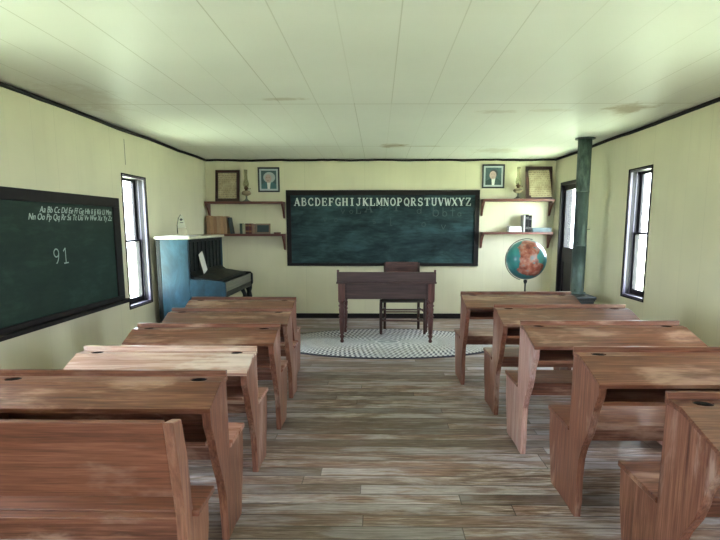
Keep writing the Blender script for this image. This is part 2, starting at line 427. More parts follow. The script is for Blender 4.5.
# roof trim: slightly wavy dark moulding
def moulding(name, p0, p1):
    n = 60; pts = []
    for i in range(n+1):
        f = i/n; w = .004*math.sin(f*40)+random.uniform(-.003, .003)
        p = Vector(p0).lerp(Vector(p1), f); pts.append((p.x, p.y, p.z+w))
    tag(MB().tube(pts, .017, 6).build(name, M['dark_trim']), kind='structure')
moulding('trim_1', (XL+.016, YB-.016, ZC-.018), (XR-.016, YB-.016, ZC-.018))
moulding('trim_2', (XL+.018, YR+.02, ZC-.02), (XL+.018, YB-.03, ZC-.02))
moulding('trim_3', (XR-.018, YR+.02, ZC-.02), (XR-.018, YB-.03, ZC-.02))
tag(MB().box(XL+.02, XR-.02, YB-.02, YB, 0, .075, .004).build('baseboard_back', M['dark_trim']), kind='structure')
tag(MB().box(XL, XL+.02, YR+.001, YB-.001, 0, .075, .004).build('baseboard_left', M['dark_trim']), kind='structure')
bb = MB(); bb.box(XR-.02, XR, YR+.001, DOOR[0]-.05, 0, .075, .004); bb.box(XR-.02, XR, DOOR[1]+.05, YB-.001, 0, .075, .004)
tag(bb.build('baseboard_right', M['dark_trim']), kind='structure')
tag(MB().box(XL+.02, XR-.02, YR, YR+.02, 0, .075, .004).build('baseboard_rear', M['dark_trim']), kind='structure')

def window(idx, side, op):
    a, c, za, zb = op
    if side == 'L': f = lambda u0,u1,z0,z1,w0,w1: (XL-w1, XL-w0, u0, u1, z0, z1)
    if side == 'R': f = lambda u0,u1,z0,z1,w0,w1: (XR+w0, XR+w1, u0, u1, z0, z1)
    if side == 'N': f = lambda u0,u1,z0,z1,w0,w1: (u0, u1, YR-w1, YR-w0, z0, z1)
    r = empty('window_%d' % idx, kind='structure')
    def B(lst, name, mat, parent=r, bev=.002):
        b = MB()
        for q in lst: b.box(*f(*q), bev)
        return b.build(name, mat, parent)
    t = .014
    B([(a-t,a,za-t,zb+t,-.012,.0), (c,c+t,za-t,zb+t,-.012,.0), (a,c,zb,zb+t,-.012,0), (a,c,za-t,za,-.012,0)], 'casing', M['dark_trim'])
    j = .016
    B([(a,a+j,za,zb,0,.026), (c-j,c,za,zb,0,.026), (a+j,c-j,zb-j,zb,0,.02)], 'jamb', M['jamb'])
    B([(a,a+j,za,zb,.026,.139), (c-j,c,za,zb,.026,.139), (a+j,c-j,zb-j,zb,.02,.139)], 'jamb_liner', M['sash'])
    B([(a+j,c-j,za,za+.02,0,.035)], 'sill', M['jamb'])
    B([(a+j,c-j,za,za+.02,.035,.139)], 'outer_sill', M['sash'])
    s0, s1, z0, z1 = a+j, c-j, za+.02, zb-j
    B([(s0,s0+.007,z0,z1,.062,.073), (s1-.007,s1,z0,z1,.062,.073)], 'stop_bead', M['jamb'])
    zm = (z0+z1)/2+.005
    def sash(name, w0, w1, zl, zh, bot):
        e = .042
        o = B([(s0,s0+e,zl,zh,w0,w1), (s1-e,s1,zl,zh,w0,w1), (s0+e,s1-e,zl,zl+bot,w0,w1), (s0+e,s1-e,zh-.026,zh,w0,w1)], name, M['sash'], r, .003)
        wm = (w0+w1)/2
        B([(s0+e,s1-e,zl+bot,zh-.026,wm-.002,wm+.002)], 'pane', M['glass'], o, 0)
    sash('lower_sash', .075, .105, z0, zm+.013, .055)
    sash('upper_sash', .107, .137, zm-.013, z1, .026)
i = 1
for side, L in (('L', LW), ('R', RW), ('N', NW)):
    for op in L:
        if op[2] > .1: window(i, side, op); i += 1

# door in right wall
d = empty('door_1', kind='structure')
a, c, za, zb = DOOR
b = MB(); t = .045
b.box(XR-.015, XR+T, a, a+t, 0, zb, .003); b.box(XR-.015, XR+T, c-t, c, 0, zb, .003); b.box(XR-.015, XR+T, a+t, c-t, zb-t, zb, .003)
b.build('door_frame', M['sash'], d)
b = MB(); y0, y1 = a+t, c-t; x0, x1 = XR+.03, XR+.07
st = .09
b.box(x0,x1,y0,y0+st,.01,zb-t,.003); b.box(x0,x1,y1-st,y1,.01,zb-t,.003)
b.box(x0,x1,y0+st,y1-st,zb-t-.07,zb-t,.003); b.box(x0,x1,y0+st,y1-st,.92,1.13,.003); b.box(x0,x1,y0+st,y1-st,.01,.22,.003)
b.box(x0+.012,x1-.012,y0+st,y1-st,.22,.92)
b.build('door_leaf', M['sash'], d)
g = MB().box(x0+.018,x0+.022,y0+st,y1-st,1.13,zb-t-.07).build('pane', M['glass'], d)
MB().sphere(.028, (x0-.045, y0+.05, 1.0), seg=16).box(x0-.03,x0,y0+.04,y0+.06,.99,1.01).build('door_handle', M['brass'], d)

# ------------------------------------------------------------------ lettering font (slab capitals drawn as strokes)
def arc(cx, cy, rx, ry, a0, a1, n=10):
    return [(cx+rx*math.cos(math.radians(a0+(a1-a0)*i/n)), cy+ry*math.sin(math.radians(a0+(a1-a0)*i/n))) for i in range(n+1)]
K, N_ = .23, .10
def sf(x, y, w=.34): return ([(x-w/2, y), (x+w/2, y)], N_)
t_, b_ = .96, .04
FONT = {
 'A': [([(.10,0),(.44,1)],N_),([(.42,1),(.76,0)],K),([(.24,.33),(.66,.33)],N_),sf(.10,b_,.28),sf(.76,b_)],
 'B': [([(.22,0),(.22,1)],K),([(.12,t_),(.45,t_)]+arc(.45,.76,.24,.2,90,-90)+[(.22,.54)],.14),([(.45,.54)]+arc(.47,.29,.28,.25,90,-90)+[(.12,b_)],.15)],
 'C': [(arc(.5,.5,.36,.45,50,310,16),.17),([(.76,.66),(.76,.98)],N_),([(.76,.05),(.76,.28)],N_)],
 'D': [([(.22,0),(.22,1)],K),([(.12,t_),(.4,t_)]+arc(.4,.5,.38,.46,90,-90,14)+[(.12,b_)],.15)],
 'E': [([(.22,0),(.22,1)],K),([(.1,t_),(.76,t_)],N_),([(.1,b_),(.78,b_)],N_),([(.22,.52),(.6,.52)],N_),([(.76,1),(.76,.74)],N_),([(.78,0),(.78,.27)],N_),([(.6,.4),(.6,.64)],N_)],
 'F': [([(.24,0),(.24,1)],K),([(.1,t_),(.76,t_)],N_),([(.22,.52),(.58,.52)],N_),([(.76,1),(.76,.74)],N_),sf(.26,b_,.4),([(.58,.4),(.58,.64)],N_)],
 'G': [(arc(.48,.5,.36,.45,50,320,16),.17),([(.74,.66),(.74,.98)],N_),([(.74,.0),(.74,.42)],.17),([(.52,.42),(.88,.42)],N_)],
 'H': [([(.2,0),(.2,1)],K),([(.74,0),(.74,1)],K),([(.2,.5),(.74,.5)],N_),sf(.2,t_),sf(.2,b_),sf(.74,t_),sf(.74,b_)],
 'I': [([(.5,0),(.5,1)],K),sf(.5,t_,.48),sf(.5,b_,.48)],
 'J': [([(.58,1),(.58,.25)]+arc(.38,.25,.2,.2,0,-180,8),.17),sf(.58,t_,.5)],
 'K': [([(.2,0),(.2,1)],K),([(.2,.42),(.74,.98)],N_),([(.38,.56),(.76,.02)],K),sf(.2,t_),sf(.2,b_),sf(.74,t_,.3),sf(.76,b_,.3)],
 'L': [([(.26,0),(.26,1)],K),sf(.26,t_,.42),([(.1,b_),(.8,b_)],N_),([(.8,0),(.8,.32)],N_)],
 'M': [([(.14,0),(.14,1)],N_),([(.14,1),(.48,.15)],.2),([(.48,.15),(.82,1)],N_),([(.82,0),(.82,1)],.2),sf(.14,b_,.26),sf(.82,b_,.3),sf(.12,t_,.22),sf(.84,t_,.26)],
 'N': [([(.2,0),(.2,1)],N_),([(.2,1),(.76,0)],K),([(.76,0),(.76,1)],N_),sf(.2,b_,.3),sf(.14,t_,.26),sf(.76,t_,.3)],
 'O': [(arc(.48,.5,.33,.45,0,360,22),.17)],
 'P': [([(.24,0),(.24,1)],K),([(.12,t_),(.46,t_)]+arc(.46,.72,.26,.24,90,-90)+[(.24,.48)],.14),sf(.26,b_,.42)],
 'Q': [(arc(.48,.5,.33,.45,0,360,22),.18),([(.45,.25),(.82,-.08)],.14)],
 'R': [([(.22,0),(.22,1)],K),([(.12,t_),(.44,t_)]+arc(.44,.73,.25,.23,90,-90)+[(.22,.5)],.14),([(.44,.5),(.76,.02)],.2),sf(.22,b_,.34),sf(.8,b_,.22)],
 'S': [(arc(.48,.74,.27,.22,40,270,12)+arc(.48,.27,.29,.24,90,-140,12),.17),([(.72,.7),(.72,.98)],N_),([(.2,.02),(.2,.32)],N_)],
 'T': [([(.48,0),(.48,1)],K),([(.12,t_),(.84,t_)],N_),([(.13,1),(.13,.72)],N_),([(.83,1),(.83,.72)],N_),sf(.48,b_,.42)],
 'U': [([(.22,1),(.22,.3)]+arc(.48,.3,.26,.25,180,360,12)+[(.74,1)],.18),sf(.22,t_,.36),sf(.74,t_,.3)],
 'V': [([(.16,1),(.48,0)],K),([(.48,0),(.8,1)],N_),sf(.16,t_,.34),sf(.8,t_,.28)],
 'W': [([(.08,1),(.3,0)],.19),([(.3,0),(.5,.85)],N_),([(.48,.9),(.7,0)],.19),([(.7,0),(.92,1)],N_),sf(.08,t_,.26),sf(.92,t_,.24)],
 'X': [([(.16,1),(.78,0)],K),([(.78,1),(.16,0)],N_),sf(.16,t_,.3),sf(.78,t_,.28),sf(.16,b_,.28),sf(.78,b_,.3)],
 'Y': [([(.14,1),(.46,.45)],K),([(.8,1),(.46,.45)],N_),([(.46,.48),(.46,0)],K),sf(.14,t_,.3),sf(.8,t_,.28),sf(.46,b_,.4)],
 'Z': [([(.14,t_),(.78,t_),(.14,b_),(.8,b_)],.12),([(.76,.98),(.16,.02)],.2),([(.15,1),(.15,.74)],N_),([(.8,0),(.8,.28)],N_)],
 'b': [([(.25,1),(.25,0)],.1),(arc(.45,.25,.22,.25,180,-180,14),.1)],
 'a': [(arc(.45,.28,.24,.26,0,360,14),.1),([(.7,.55),(.7,0)],.1)],
 'o': [(arc(.45,.28,.24,.26,0,360,14),.1)],
 'v': [([(.2,.6),(.45,0),(.75,.6)],.1)],
 's': [(arc(.45,.45,.2,.14,40,270,8)+arc(.45,.16,.2,.15,90,-140,8),.1)],
 'l': [([(.4,1),(.4,0),(.6,0)],.1)],
 't': [([(.45,.95),(.45,0)],.1),([(.2,.65),(.7,.65)],.1)],
 'd': [(arc(.42,.28,.24,.26,0,360,14),.1),([(.68,1),(.68,0)],.1)],
 '9': [(arc(.45,.72,.28,.26,0,360,16),.09),(arc(.28,.72,.45,.7,0,-75,10),.09)],
 '1': [([(.25,.8),(.5,1),(.5,.02)],.09),([(.25,.0),(.8,.02)],.09)],
}
def strokes(b, ch, P, cw, hh, thin=1.0):
    """P(u,v,w)->world; glyph origin 0,0"""
    for pts, w in FONT[ch]:
        q = [Vector((x*cw, y*hh)) for x, y in pts]
        w2 = w*thin*cw/2
        for A, B in zip(q, q[1:]):
            dd = (B-A)
            if dd.length < 1e-6: continue
            dd.normalize(); n = Vector((-dd.y, dd.x))*w2; e = dd*w2*(.35 if len(q) > 2 else 0)
            quad = [A-e-n, B+e-n, B+e+n, A-e+n]
            vs = [b.bm.verts.new(P(p.x, p.y)) for p in quad]
            try: b.bm.faces.new(vs)
            except ValueError: pass

# ------------------------------------------------------------------ main blackboard
bx0, bx1, bz0, bz1 = -1.405, 1.545, .822, 1.975
r = empty('blackboard', ((bx0+bx1)/2, YB, bz0), label='large dark blackboard with a printed alphabet across its top, on the back wall', cat='blackboard')
ox, oy, oz = r.location
F = M['dark_trim']
b = MB()
W_ = bx1-bx0; Hh = bz1-bz0; hw = W_/2
b.box(-hw,hw,-.035,0,Hh-.075,Hh,.004); b.box(-hw,hw,-.035,0,0,.045,.004)
b.box(-hw,-hw+.07,-.035,0,.045,Hh-.075,.004); b.box(hw-.07,hw,-.035,0,.045,Hh-.075,.004)
b.build('frame', F, r)
MB().box(-hw+.07,hw-.07,-.018,0,.045,Hh-.075).build('slate_surface', M['board'], r)
b = MB(); al = 'ABCDEFGHIJKLMNOPQRSTUVWXYZ'
u0, u1 = -hw+.135, hw-.145; step = (u1-u0)/25.6
for k, ch in enumerate(al):
    strokes(b, ch, lambda x, y, k=k: (u0+step*(k-.12)+x, -.0195, Hh-.235+y), step*.98, .118, 1.0)
b.build('alphabet_lettering', M['chalk'], r)
b = MB()
for ch, x, z, s in (('v',.82,.70,.10),('o',.95,.70,.10),('L',1.05,.70,.11),('A',1.20,.72,.14),('s',1.40,.76,.10),('a',1.50,.76,.10),('T',1.62,.74,.13),('d',1.98,.70,.12),('b',2.20,.66,.19),('b',2.36,.66,.14),('t',2.48,.66,.14),('a',2.60,.66,.10),('v',.55,.58,.09),('o',.72,.58,.09),('s',1.30,.55,.10),('l',1.55,.52,.12),('o',2.05,.50,.12),('v',2.35,.46,.12)):
    strokes(b, ch, lambda X, Y, x=x, z=z: (-hw+x+X, -.0188, z+.10+Y), s, s, .7)
b.build('chalk_writing', M['chalk_faint'], r)

# ------------------------------------------------------------------ left wall blackboard
ly0, ly1, lz0, lz1 = 3.05, 5.54, .70, 1.715
r = empty('blackboard', (XL, (ly0+ly1)/2, lz0), label='green blackboard with two lines of cursive letters, on the left wall', cat='blackboard')
hw = (ly1-ly0)/2; Hh = lz1-lz0
b = MB()
b.box(0,.03,-hw,hw,Hh-.09,Hh,.004); b.box(0,.03,-hw,hw,0,.04,.004)
b.box(0,.03,-hw,-hw+.11,.04,Hh-.09,.004); b.box(0,.03,hw-.13,hw,.04,Hh-.09,.004)
b.build('frame', M['dark_trim'], r)
MB().box(0,.015,-hw+.11,hw-.13,.04,Hh-.09).build('writing_surface', M['board_green'], r)
MB().box(.0,.09,-hw,hw+.05,-.03,.0,.004).build('chalk_ledge', M['dark_trim'], r)
def text_mesh(body, size, shear=.0, off=.0):
    cu = bpy.data.curves.new('t', 'FONT'); cu.body = body; cu.size = size; cu.shear = shear; cu.offset = off; cu.align_x = 'RIGHT'
    o = bpy.data.objects.new('t', cu); COL.objects.link(o)
    dg = bpy.context.evaluated_depsgraph_get(); me = bpy.data.meshes.new_from_object(o.evaluated_get(dg))
    bpy.data.objects.remove(o); return me
b = MB()
for body, z in (('Aa Bb Cc Dd Ee Ff Gg Hh Ii Jj Kk Ll Mm', Hh-.168), ('Nn Oo Pp Qq Rr Ss Tt Uu Vv Ww Xx Yy Zz', Hh-.225)):
    me = text_mesh(body, .070, .35)
    # left wall faces +X; reading direction runs towards +Y
    mat = Matrix(((0,0,1,.0165), (1,0,0,hw-.16), (0,1,0,z), (0,0,0,1)))
    me.transform(mat); b.bm.from_mesh(me)
    me.transform(Matrix.Translation((.0003,.0035,.001))); b.bm.from_mesh(me); bpy.data.meshes.remove(me)
b.build('cursive_lettering', M['chalk_mid'], r)
b = MB()
for ch, y in (('9', 4.36), ('1', 4.485)):
    strokes(b, ch, lambda X, Y, y=y: (.0165, y-(ly0+ly1)/2+X, 1.135-lz0+Y), .12, .125, .9)
b.build('chalk_numbers', M['chalk_mid'], r)

# ------------------------------------------------------------------ wall shelves
def shelf(x0, x1, ztop, label, br=(.02, .98)):
    r = empty('wall_shelf', ((x0+x1)/2, YB, ztop), label=label, cat='shelf', group='bracketed wall shelves')
    w = (x1-x0)/2
    MB().box(-w, w, -.215, 0, -.035, 0, .004).build('shelf_board', M['shelf_x'], r)
    for s in (-1, 1):
        x = s*(w-.016)
        pts = [(0,-.035), (-.19,-.035), (-.185,-.06), (-.13,-.09), (-.07,-.15), (-.03,-.235), (0,-.25)]
        MB().prism(pts, 'x', x-.014, x+.014, bev=.002).build('bracket', M['shelf_z'], r)
SL = (-2.60, -1.425); SR = (1.565, 2.625)
zs = {}
shelf(*SL, 1.80, 'red-brown upper shelf left of the blackboard, holding a framed document and lamp')
shelf(*SL, 1.318, 'red-brown lower shelf left of the blackboard, holding books and a slate')
shelf(*SR, 1.835, 'red-brown upper shelf right of the blackboard, holding a lamp and certificate')
shelf(*SR, 1.345, 'red-brown lower shelf right of the blackboard, holding books and a grey tray')

# ------------------------------------------------------------------ framed pictures
def frame_parts(r, w, h, fw, fm, inner, back=.018):
    b = MB()
    b.box(-w/2,w/2,-back,0,h-fw,h,.002); b.box(-w/2,w/2,-back,0,0,fw,.002)
    b.box(-w/2,-w/2+fw,-back,0,fw,h-fw,.002); b.box(w/2-fw,w/2,-back,0,fw,h-fw,.002)
    b.build('frame', fm, r)
    return MB().box(-w/2+fw,w/2-fw,-back*.5,-.002,fw,h-fw).build('sheet', inner, r)
def portrait(x, z, w, h, hair, coat, bg, label, long_hair):
    r = empty('framed_portrait', (x, YB-.004, z), label=label, cat='picture', group='portraits on the back wall')
    frame_parts(r, w, h, .024, M['frame_black'], plain('mount', (.48,.53,.56), .7, var=.05))
    y = -.0105
    m = .050
    MB().box(-w/2+m,w/2-m,y-.001,y,m,h-m).build('picture_ground', bg, r)
    cx, cz = 0, h*.56
    def ell(cx, cz, a, bq, n=24, a0=0, a1=360): return [(cx+a*math.cos(math.radians(a0+(a1-a0)*i/n)), cz+bq*math.sin(math.radians(a0+(a1-a0)*i/n))) for i in range(n)]
    pw = w/2-m
    coatp = [(-pw,m), (pw,m), (pw,h*.30), (pw*.45,h*.42), (-pw*.35,h*.42), (-pw*.95,h*.30)]
    MB().prism(coatp, 'y', y-.002, y-.001).build('coat', coat, r)
    MB().prism([(-.028,h*.43), (.03,h*.43), (.015,m), (-.02,m)], 'y', y-.003, y-.002).build('shirt_front', M['white'], r)
    if long_hair: MB().prism(ell(.008, cz+.012, w*.275, h*.215), 'y', y-.0035, y-.0025).build('hair', hair, r)
    else: MB().prism(ell(.005, cz+.022, w*.17, h*.175), 'y', y-.0035, y-.0025).build('hair', hair, r)
    MB().prism(ell(-.008, cz-.004, w*.15, h*.17), 'y', y-.0045, y-.0035).build('face', plain('painted face', (.50,.36,.33), .7, var=.12), r)
    b = MB()
    for ex in (-.026, .008): b.prism(ell(ex, cz+.012, .007, .004, 10), 'y', y-.005, y-.0045)
    b.prism(ell(-.01, cz-.034, .012, .0035, 10), 'y', y-.005, y-.0045)
    b.build('features', plain('painted features', (.12,.06,.05), .7), r)
    return r
teal = plain('painted teal ground', (.055,.105,.115), .7, var=.4, scale=12)
portrait(-1.662, 1.945, .33, .37, plain('pale grey hair', (.42,.46,.47), .7), plain('teal coat', (.06,.15,.17), .7), teal,
         'black-framed portrait of a person with full pale hair, left of the blackboard', True)
portrait(1.742, 2.0, .34, .355, plain('grey hair', (.05,.06,.07), .7), plain('dark coat', (.02,.05,.055), .7), teal,
         'black-framed portrait of a person in a dark coat, right of the blackboard', False)

r = empty('framed_document', (-2.278, YB-.10, 1.8), label='brown framed handwritten document standing on the upper left shelf', cat='picture')
frame_parts(r, .365, .475, .042, M['frame_dark'], M['doc'], .025)
r.rotation_euler = (math.radians(-9), 0, 0)
r = empty('framed_document', (2.415, YB-.10, 1.837), label='dark framed parchment certificate leaning crookedly on the upper right shelf', cat='picture')
frame_parts(r, .40, .485, .05, M['frame_dark'], M['doc'], .025)
o = MB().prism([(-.120,.022), (.195,.026), (.150,.415), (-.165,.42)], 'y', -.030, -.026).build('loose_sheet', M['doc'], r)
r.rotation_euler = (math.radians(-9), 0, 0)

# ------------------------------------------------------------------ oil lamps
def oil_lamp(x, z, label):
    r = empty('oil_lamp', (x, YB-.12, z), label=label, cat='lamp', group='glass oil lamps on the shelves')
    MB().lathe([(.0,0),(.062,0),(.060,.008),(.030,.022),(.014,.045),(.012,.07),(.02,.085),(.0,.086)]).build('foot', M['lampglass_solid'], r)
    MB().lathe([(.0,.086),(.03,.088),(.066,.105),(.072,.13),(.055,.152),(.02,.165),(.0,.166)]).build('oil_font', M['amber'], r)
    b = MB().lathe([(.0,.163),(.022,.165),(.024,.185),(.034,.19),(.036,.205),(.028,.212),(.0,.212)])
    b.tube([(.02,0,.19),(.06,0,.19)], .003); b.lathe([(0,-.002),(.011,-.002),(.011,.002),(0,.002)], 12, Matrix.Translation((.062,0,.19)) @ Matrix.Rotation(PI/2,4,'Y'))
    b.build('burner', M['bronze'], r)
    MB().lathe([(.030,.205),(.041,.235),(.043,.26),(.034,.30),(.024,.33),(.023,.40),(.026,.47),(.024,.47),(.021,.40),(.022,.33),(.032,.30),(.040,.26),(.038,.236),(.027,.207)], 24).build('chimney', M['lampglass'], r)
    b = MB().lathe([(.0,.212),(.012,.212),(.010,.235),(.0,.235)], 12); b.build('wick_tube', M['bronze'], r)
    return r
t = NT('pressed lamp glass'); M['lampglass_solid'] = t.out((.35,.36,.30), .15, .6); t.b.inputs['Transmission Weight'].default_value = .55
t = NT('amber oil font'); M['amber'] = t.out((.40,.31,.20), .15, .6); t.b.inputs['Transmission Weight'].default_value = .35
oil_lamp(-1.985, 1.80, 'glass oil lamp on the shelf between the brown framed document and the pale-haired portrait')
oil_lamp(2.095, 1.835, 'glass oil lamp with tall chimney beside the leaning parchment certificate')

# ------------------------------------------------------------------ books
def book(name_, w, h, dpt, cover, label, group, loc, rot=(0,0,0), stripe=None):
    """upright book, spine towards -Y; w thickness (x), h height, dpt depth"""
    r = empty(name_, loc, label=label, cat='book', group=group); r.rotation_euler = rot
    b = MB()
    c = .0022
    b.box(-w/2, -w/2+c, 0, dpt, 0, h); b.box(w/2-c, w/2, 0, dpt, 0, h)
    pts = [(-w/2,0),(-w/4,-.004),(w/4,-.004),(w/2,0),(w/2-c,.004),(-w/2+c,.004)]
    b.prism(pts, 'z', 0, h)
    if stripe:
        for z in (.18, .26, .74, .82):
            b.box(-w/2+.001, w/2-.001, -.0052, -.003, h*z, h*z+.006, slot=1)
    b.build('cover', [cover]+([stripe] if stripe else []), r)
    MB().box(-w/2+c, w/2-c, .004, dpt-.005, .004, h-.004).build('pages', M['white'], r)
    return r
tans = [plain('tan cover %d' % k, c, .6, var=.3, scale=30) for k, c in enumerate([(.36,.21,.11), (.42,.25,.13), (.33,.19,.10), (.40,.26,.15), (.44,.27,.14), (.36,.22,.12)])]
x = -2.585; yb = YB-.20
ords = ['first from the wall corner', 'second from the wall corner', 'third from the wall corner', 'third before the dark leaning book', 'second before the dark leaning book', 'right beside the dark leaning book']
for k in range(6):
    w = [.055,.05,.052,.05,.053,.05][k]
    h = [.272,.265,.262,.266,.258,.262][k]
    book('book', w-.003, h, .17, tans[k], 'tall tan book on the lower left shelf, ' + ords[k], 'tall tan books on the lower left shelf', (x+w/2, yb, 1.318)); x += w
book('book', .028, .245, .16, plain('dark green cover', (.02,.035,.03), .5), 'dark book leaning against the tall tan books', None, (-2.215, yb, 1.3185), (0, math.radians(-8), 0))
specs = [(.040,.155,(.03,.055,.035),'small dark green book at the left end of the short book row'),
         (.045,.150,(.38,.36,.22),'small pale yellow book beside the dark green one'),
         (.050,.155,(.085,.018,.018),'small dark red book beside the pale yellow one'),
         (.048,.155,(.13,.025,.022),'small crimson book, right of the dark red one'),
         (.040,.150,(.27,.16,.10),'small tan book beside the framed slate')]
x = -2.085
for w, h, c, lab in specs:
    book('book', w-.003, h, .13, plain('cover '+lab[:20], c, .5), lab, None, (x+w/2, yb, 1.318), stripe=M['brass'] if 'red' in lab else None); x += w
xs = x
r = empty('writing_slate', (xs+.125, yb+.02, 1.318), label='small wood-framed writing slate standing on the lower left shelf', cat='slate')
b = MB(); w, h, f = .225, .155, .024
b.box(-w/2,w/2,-.012,0,h-f,h,.002); b.box(-w/2,w/2,-.012,0,0,f,.002); b.box(-w/2,-w/2+f,-.012,0,f,h-f,.002); b.box(w/2-f,w/2,-.012,0,f,h-f,.002)
b.build('frame', plain('pale slate frame', (.25,.18,.12), .6), r)
MB().box(-w/2+f,w/2-f,-.008,-.002,f,h-f).build('slate_panel', plain('slate', (.035,.06,.058), .5), r)
r.rotation_euler = (math.radians(-10), 0, 0)
o = MB().box(-.045,.045,-.05,.05,0,.022,.003).build('wooden_box', M['shelf_x'], None, (-1.53, YB-.13, 1.318)); tag(o, 'low brown wooden box at the right end of the lower left shelf', 'box')
# right shelf
dk = plain('near black cover', (.008,.007,.008), .7, spec=.2); lt = plain('pale pattern', (.20,.19,.19), .6)
z = 1.345
def flat_book(z, w, d, h, cover, label, x, rz):
    r = empty('book', (x, YB-.12, z), rz, label, 'book')
    b = MB(); c = .004
    b.box(-w/2,w/2,-d/2,d/2,0,c); b.box(-w/2,w/2,-d/2,d/2,h-c,h); b.box(-w/2,w/2,d/2-.004,d/2,c,h-c); b.build('cover', cover, r)
    MB().box(-w/2+.004,w/2-.004,-d/2+.004,d/2-.004,c,h-c).build('pages', M['white'], r)
flat_book(z, .20, .14, .034, dk, 'black book lying flat under the cream book on the lower right shelf', 2.06, 0)
flat_book(z+.034, .19, .135, .052, plain('cream cover', (.36,.32,.30), .6, var=.1), 'thick cream book lying on the black book, lower right shelf', 2.06, .03)
book('book', .030, .250, .15, plain('grey white cover', (.30,.29,.28), .6, var=.1), 'pale upright book touching the stack on the lower right shelf', None, (2.185, yb, z))
book('book', .046, .262, .15, dk, 'dark banded book, middle of three upright books on the lower right shelf', None, (2.228, yb, z), stripe=lt)
book('book', .044, .248, .15, dk, 'dark upright book with pale bands beside the grey tray', None, (2.277, yb, z), stripe=lt)
r = empty('tray', (2.46, YB-.11, z), label='shallow grey-blue tray at the right end of the lower right shelf', cat='tray')
g_ = plain('grey blue enamel', (.075,.115,.125), .4)
b = MB(); b.box(-.14,.14,-.08,.08,0,.01,.002); b.build('tray_base', g_, r)
b = MB(); b.box(-.14,.14,-.08,-.07,.01,.062,.002); b.box(-.14,.14,.07,.08,.01,.062,.002); b.box(-.14,-.13,-.07,.07,.01,.062,.002); b.box(.13,.14,-.07,.07,.01,.062,.002); b.build('tray_rim', g_, r)

# ------------------------------------------------------------------ stove with pipe
px, py = 2.375, 6.49
r = empty('wood_stove', (px, py, 0), label='small black iron stove with a tall green-grey stovepipe by the right wall', cat='stove')
b = MB(); b.box(-.13,.10,-.30,.22,.22,.60,.02); b.box(-.135,.105,-.305,.225,.585,.605,.006); b.build('firebox', M['iron'], r)
MB().box(-.145,.115,-.32,.24,.605,.640,.01).build('top_plate', M['iron'], r)
b = MB().box(-.09,.06,-.315,-.30,.30,.52,.006); b.sphere(.016, (.04,-.325,.41), seg=12); b.build('stove_door', M['iron'], r)
for sx, sy in ((-.09,-.25),(.06,-.25),(-.09,.17),(.06,.17)):
    MB().tube([(sx,sy,.23),(sx*1.15,sy*1.06,.12),(sx*1.05,sy*1.02,.0)], [.026,.02,.024], 10).build('leg', M['iron'], r)
R_ = .077
MB().lathe([(R_*1.25,.64),(R_*1.25,.66),(R_,.665),(R_,1.20),(R_*1.02,1.20),(R_*1.02,1.215),(R_*.97,1.216)], 28).build('lower_pipe', M['pipe'], r)
MB().lathe([(R_*.97,1.212),(R_*.99,1.216),(R_*.99,1.82),(R_*1.025,1.82),(R_*1.025,1.835),(R_*.97,1.836)], 28).build('middle_pipe', M['pipe'], r)
MB().lathe([(R_*.97,1.832),(R_,1.836),(R_,ZC-.012),(R_*.9,ZC-.012)], 28).build('upper_pipe', M['pipe_dark'], r)
MB().lathe([(R_*1.45,ZC-.014),(R_*1.45,ZC-.002),(R_*1.0,ZC-.002)], 28).build('ceiling_collar', M['pipe'], r)
b = MB()
for zz in (.66,1.215,1.86): b.sphere(.008, (-R_*.6,-R_*.8,zz+.03), seg=8)
b.tube([(-R_-.03,-.01,1.40),(R_+.03,-.01,1.40)], .004); b.build('damper_rod', M['iron'], r)

# ------------------------------------------------------------------ globe
gx, gy, gz, gr = 1.95, 7.2, 1.015, .255
gy = 7.1; gx = (525.5-378)/545*gy + .0; gz = 1.005
r = empty('floor_globe', (gx, gy, 0), label='teal and red-brown world globe on a tall thin stand behind the right desks', cat='globe')
s = MB().sphere(gr, seg=48).build('globe_ball', M['globe'], r, (0,0,gz))
b = MB()
ring = [(math.sin(a_)*(gr+.014)*math.sin(.4)*0 + math.sin(a_)*(gr+.014), 0, gz-math.cos(a_)*(gr+.014)) for a_ in [math.radians(x) for x in range(-15, -196, -6)]]
b.tube(ring, .006, 6); b.build('meridian_arc', M['iron'], r)
b = MB().lathe([(0,.10),(.02,.10),(.016,.16),(.011,.3),(.011,gz-gr-.06),(.02,gz-gr-.045),(.028,gz-gr-.02),(.012,gz-gr-.004),(0,gz-gr-.004)], 16); b.build('stand_post', M['iron'], r)
for k in range(3):
    a_ = 2*PI*k/3+.5
    MB().tube([(0,0,.16),(.10*math.cos(a_),.10*math.sin(a_),.10),(.22*math.cos(a_),.22*math.sin(a_),.012)], [.013,.011,.012], 8).build('leg', M['iron'], r)

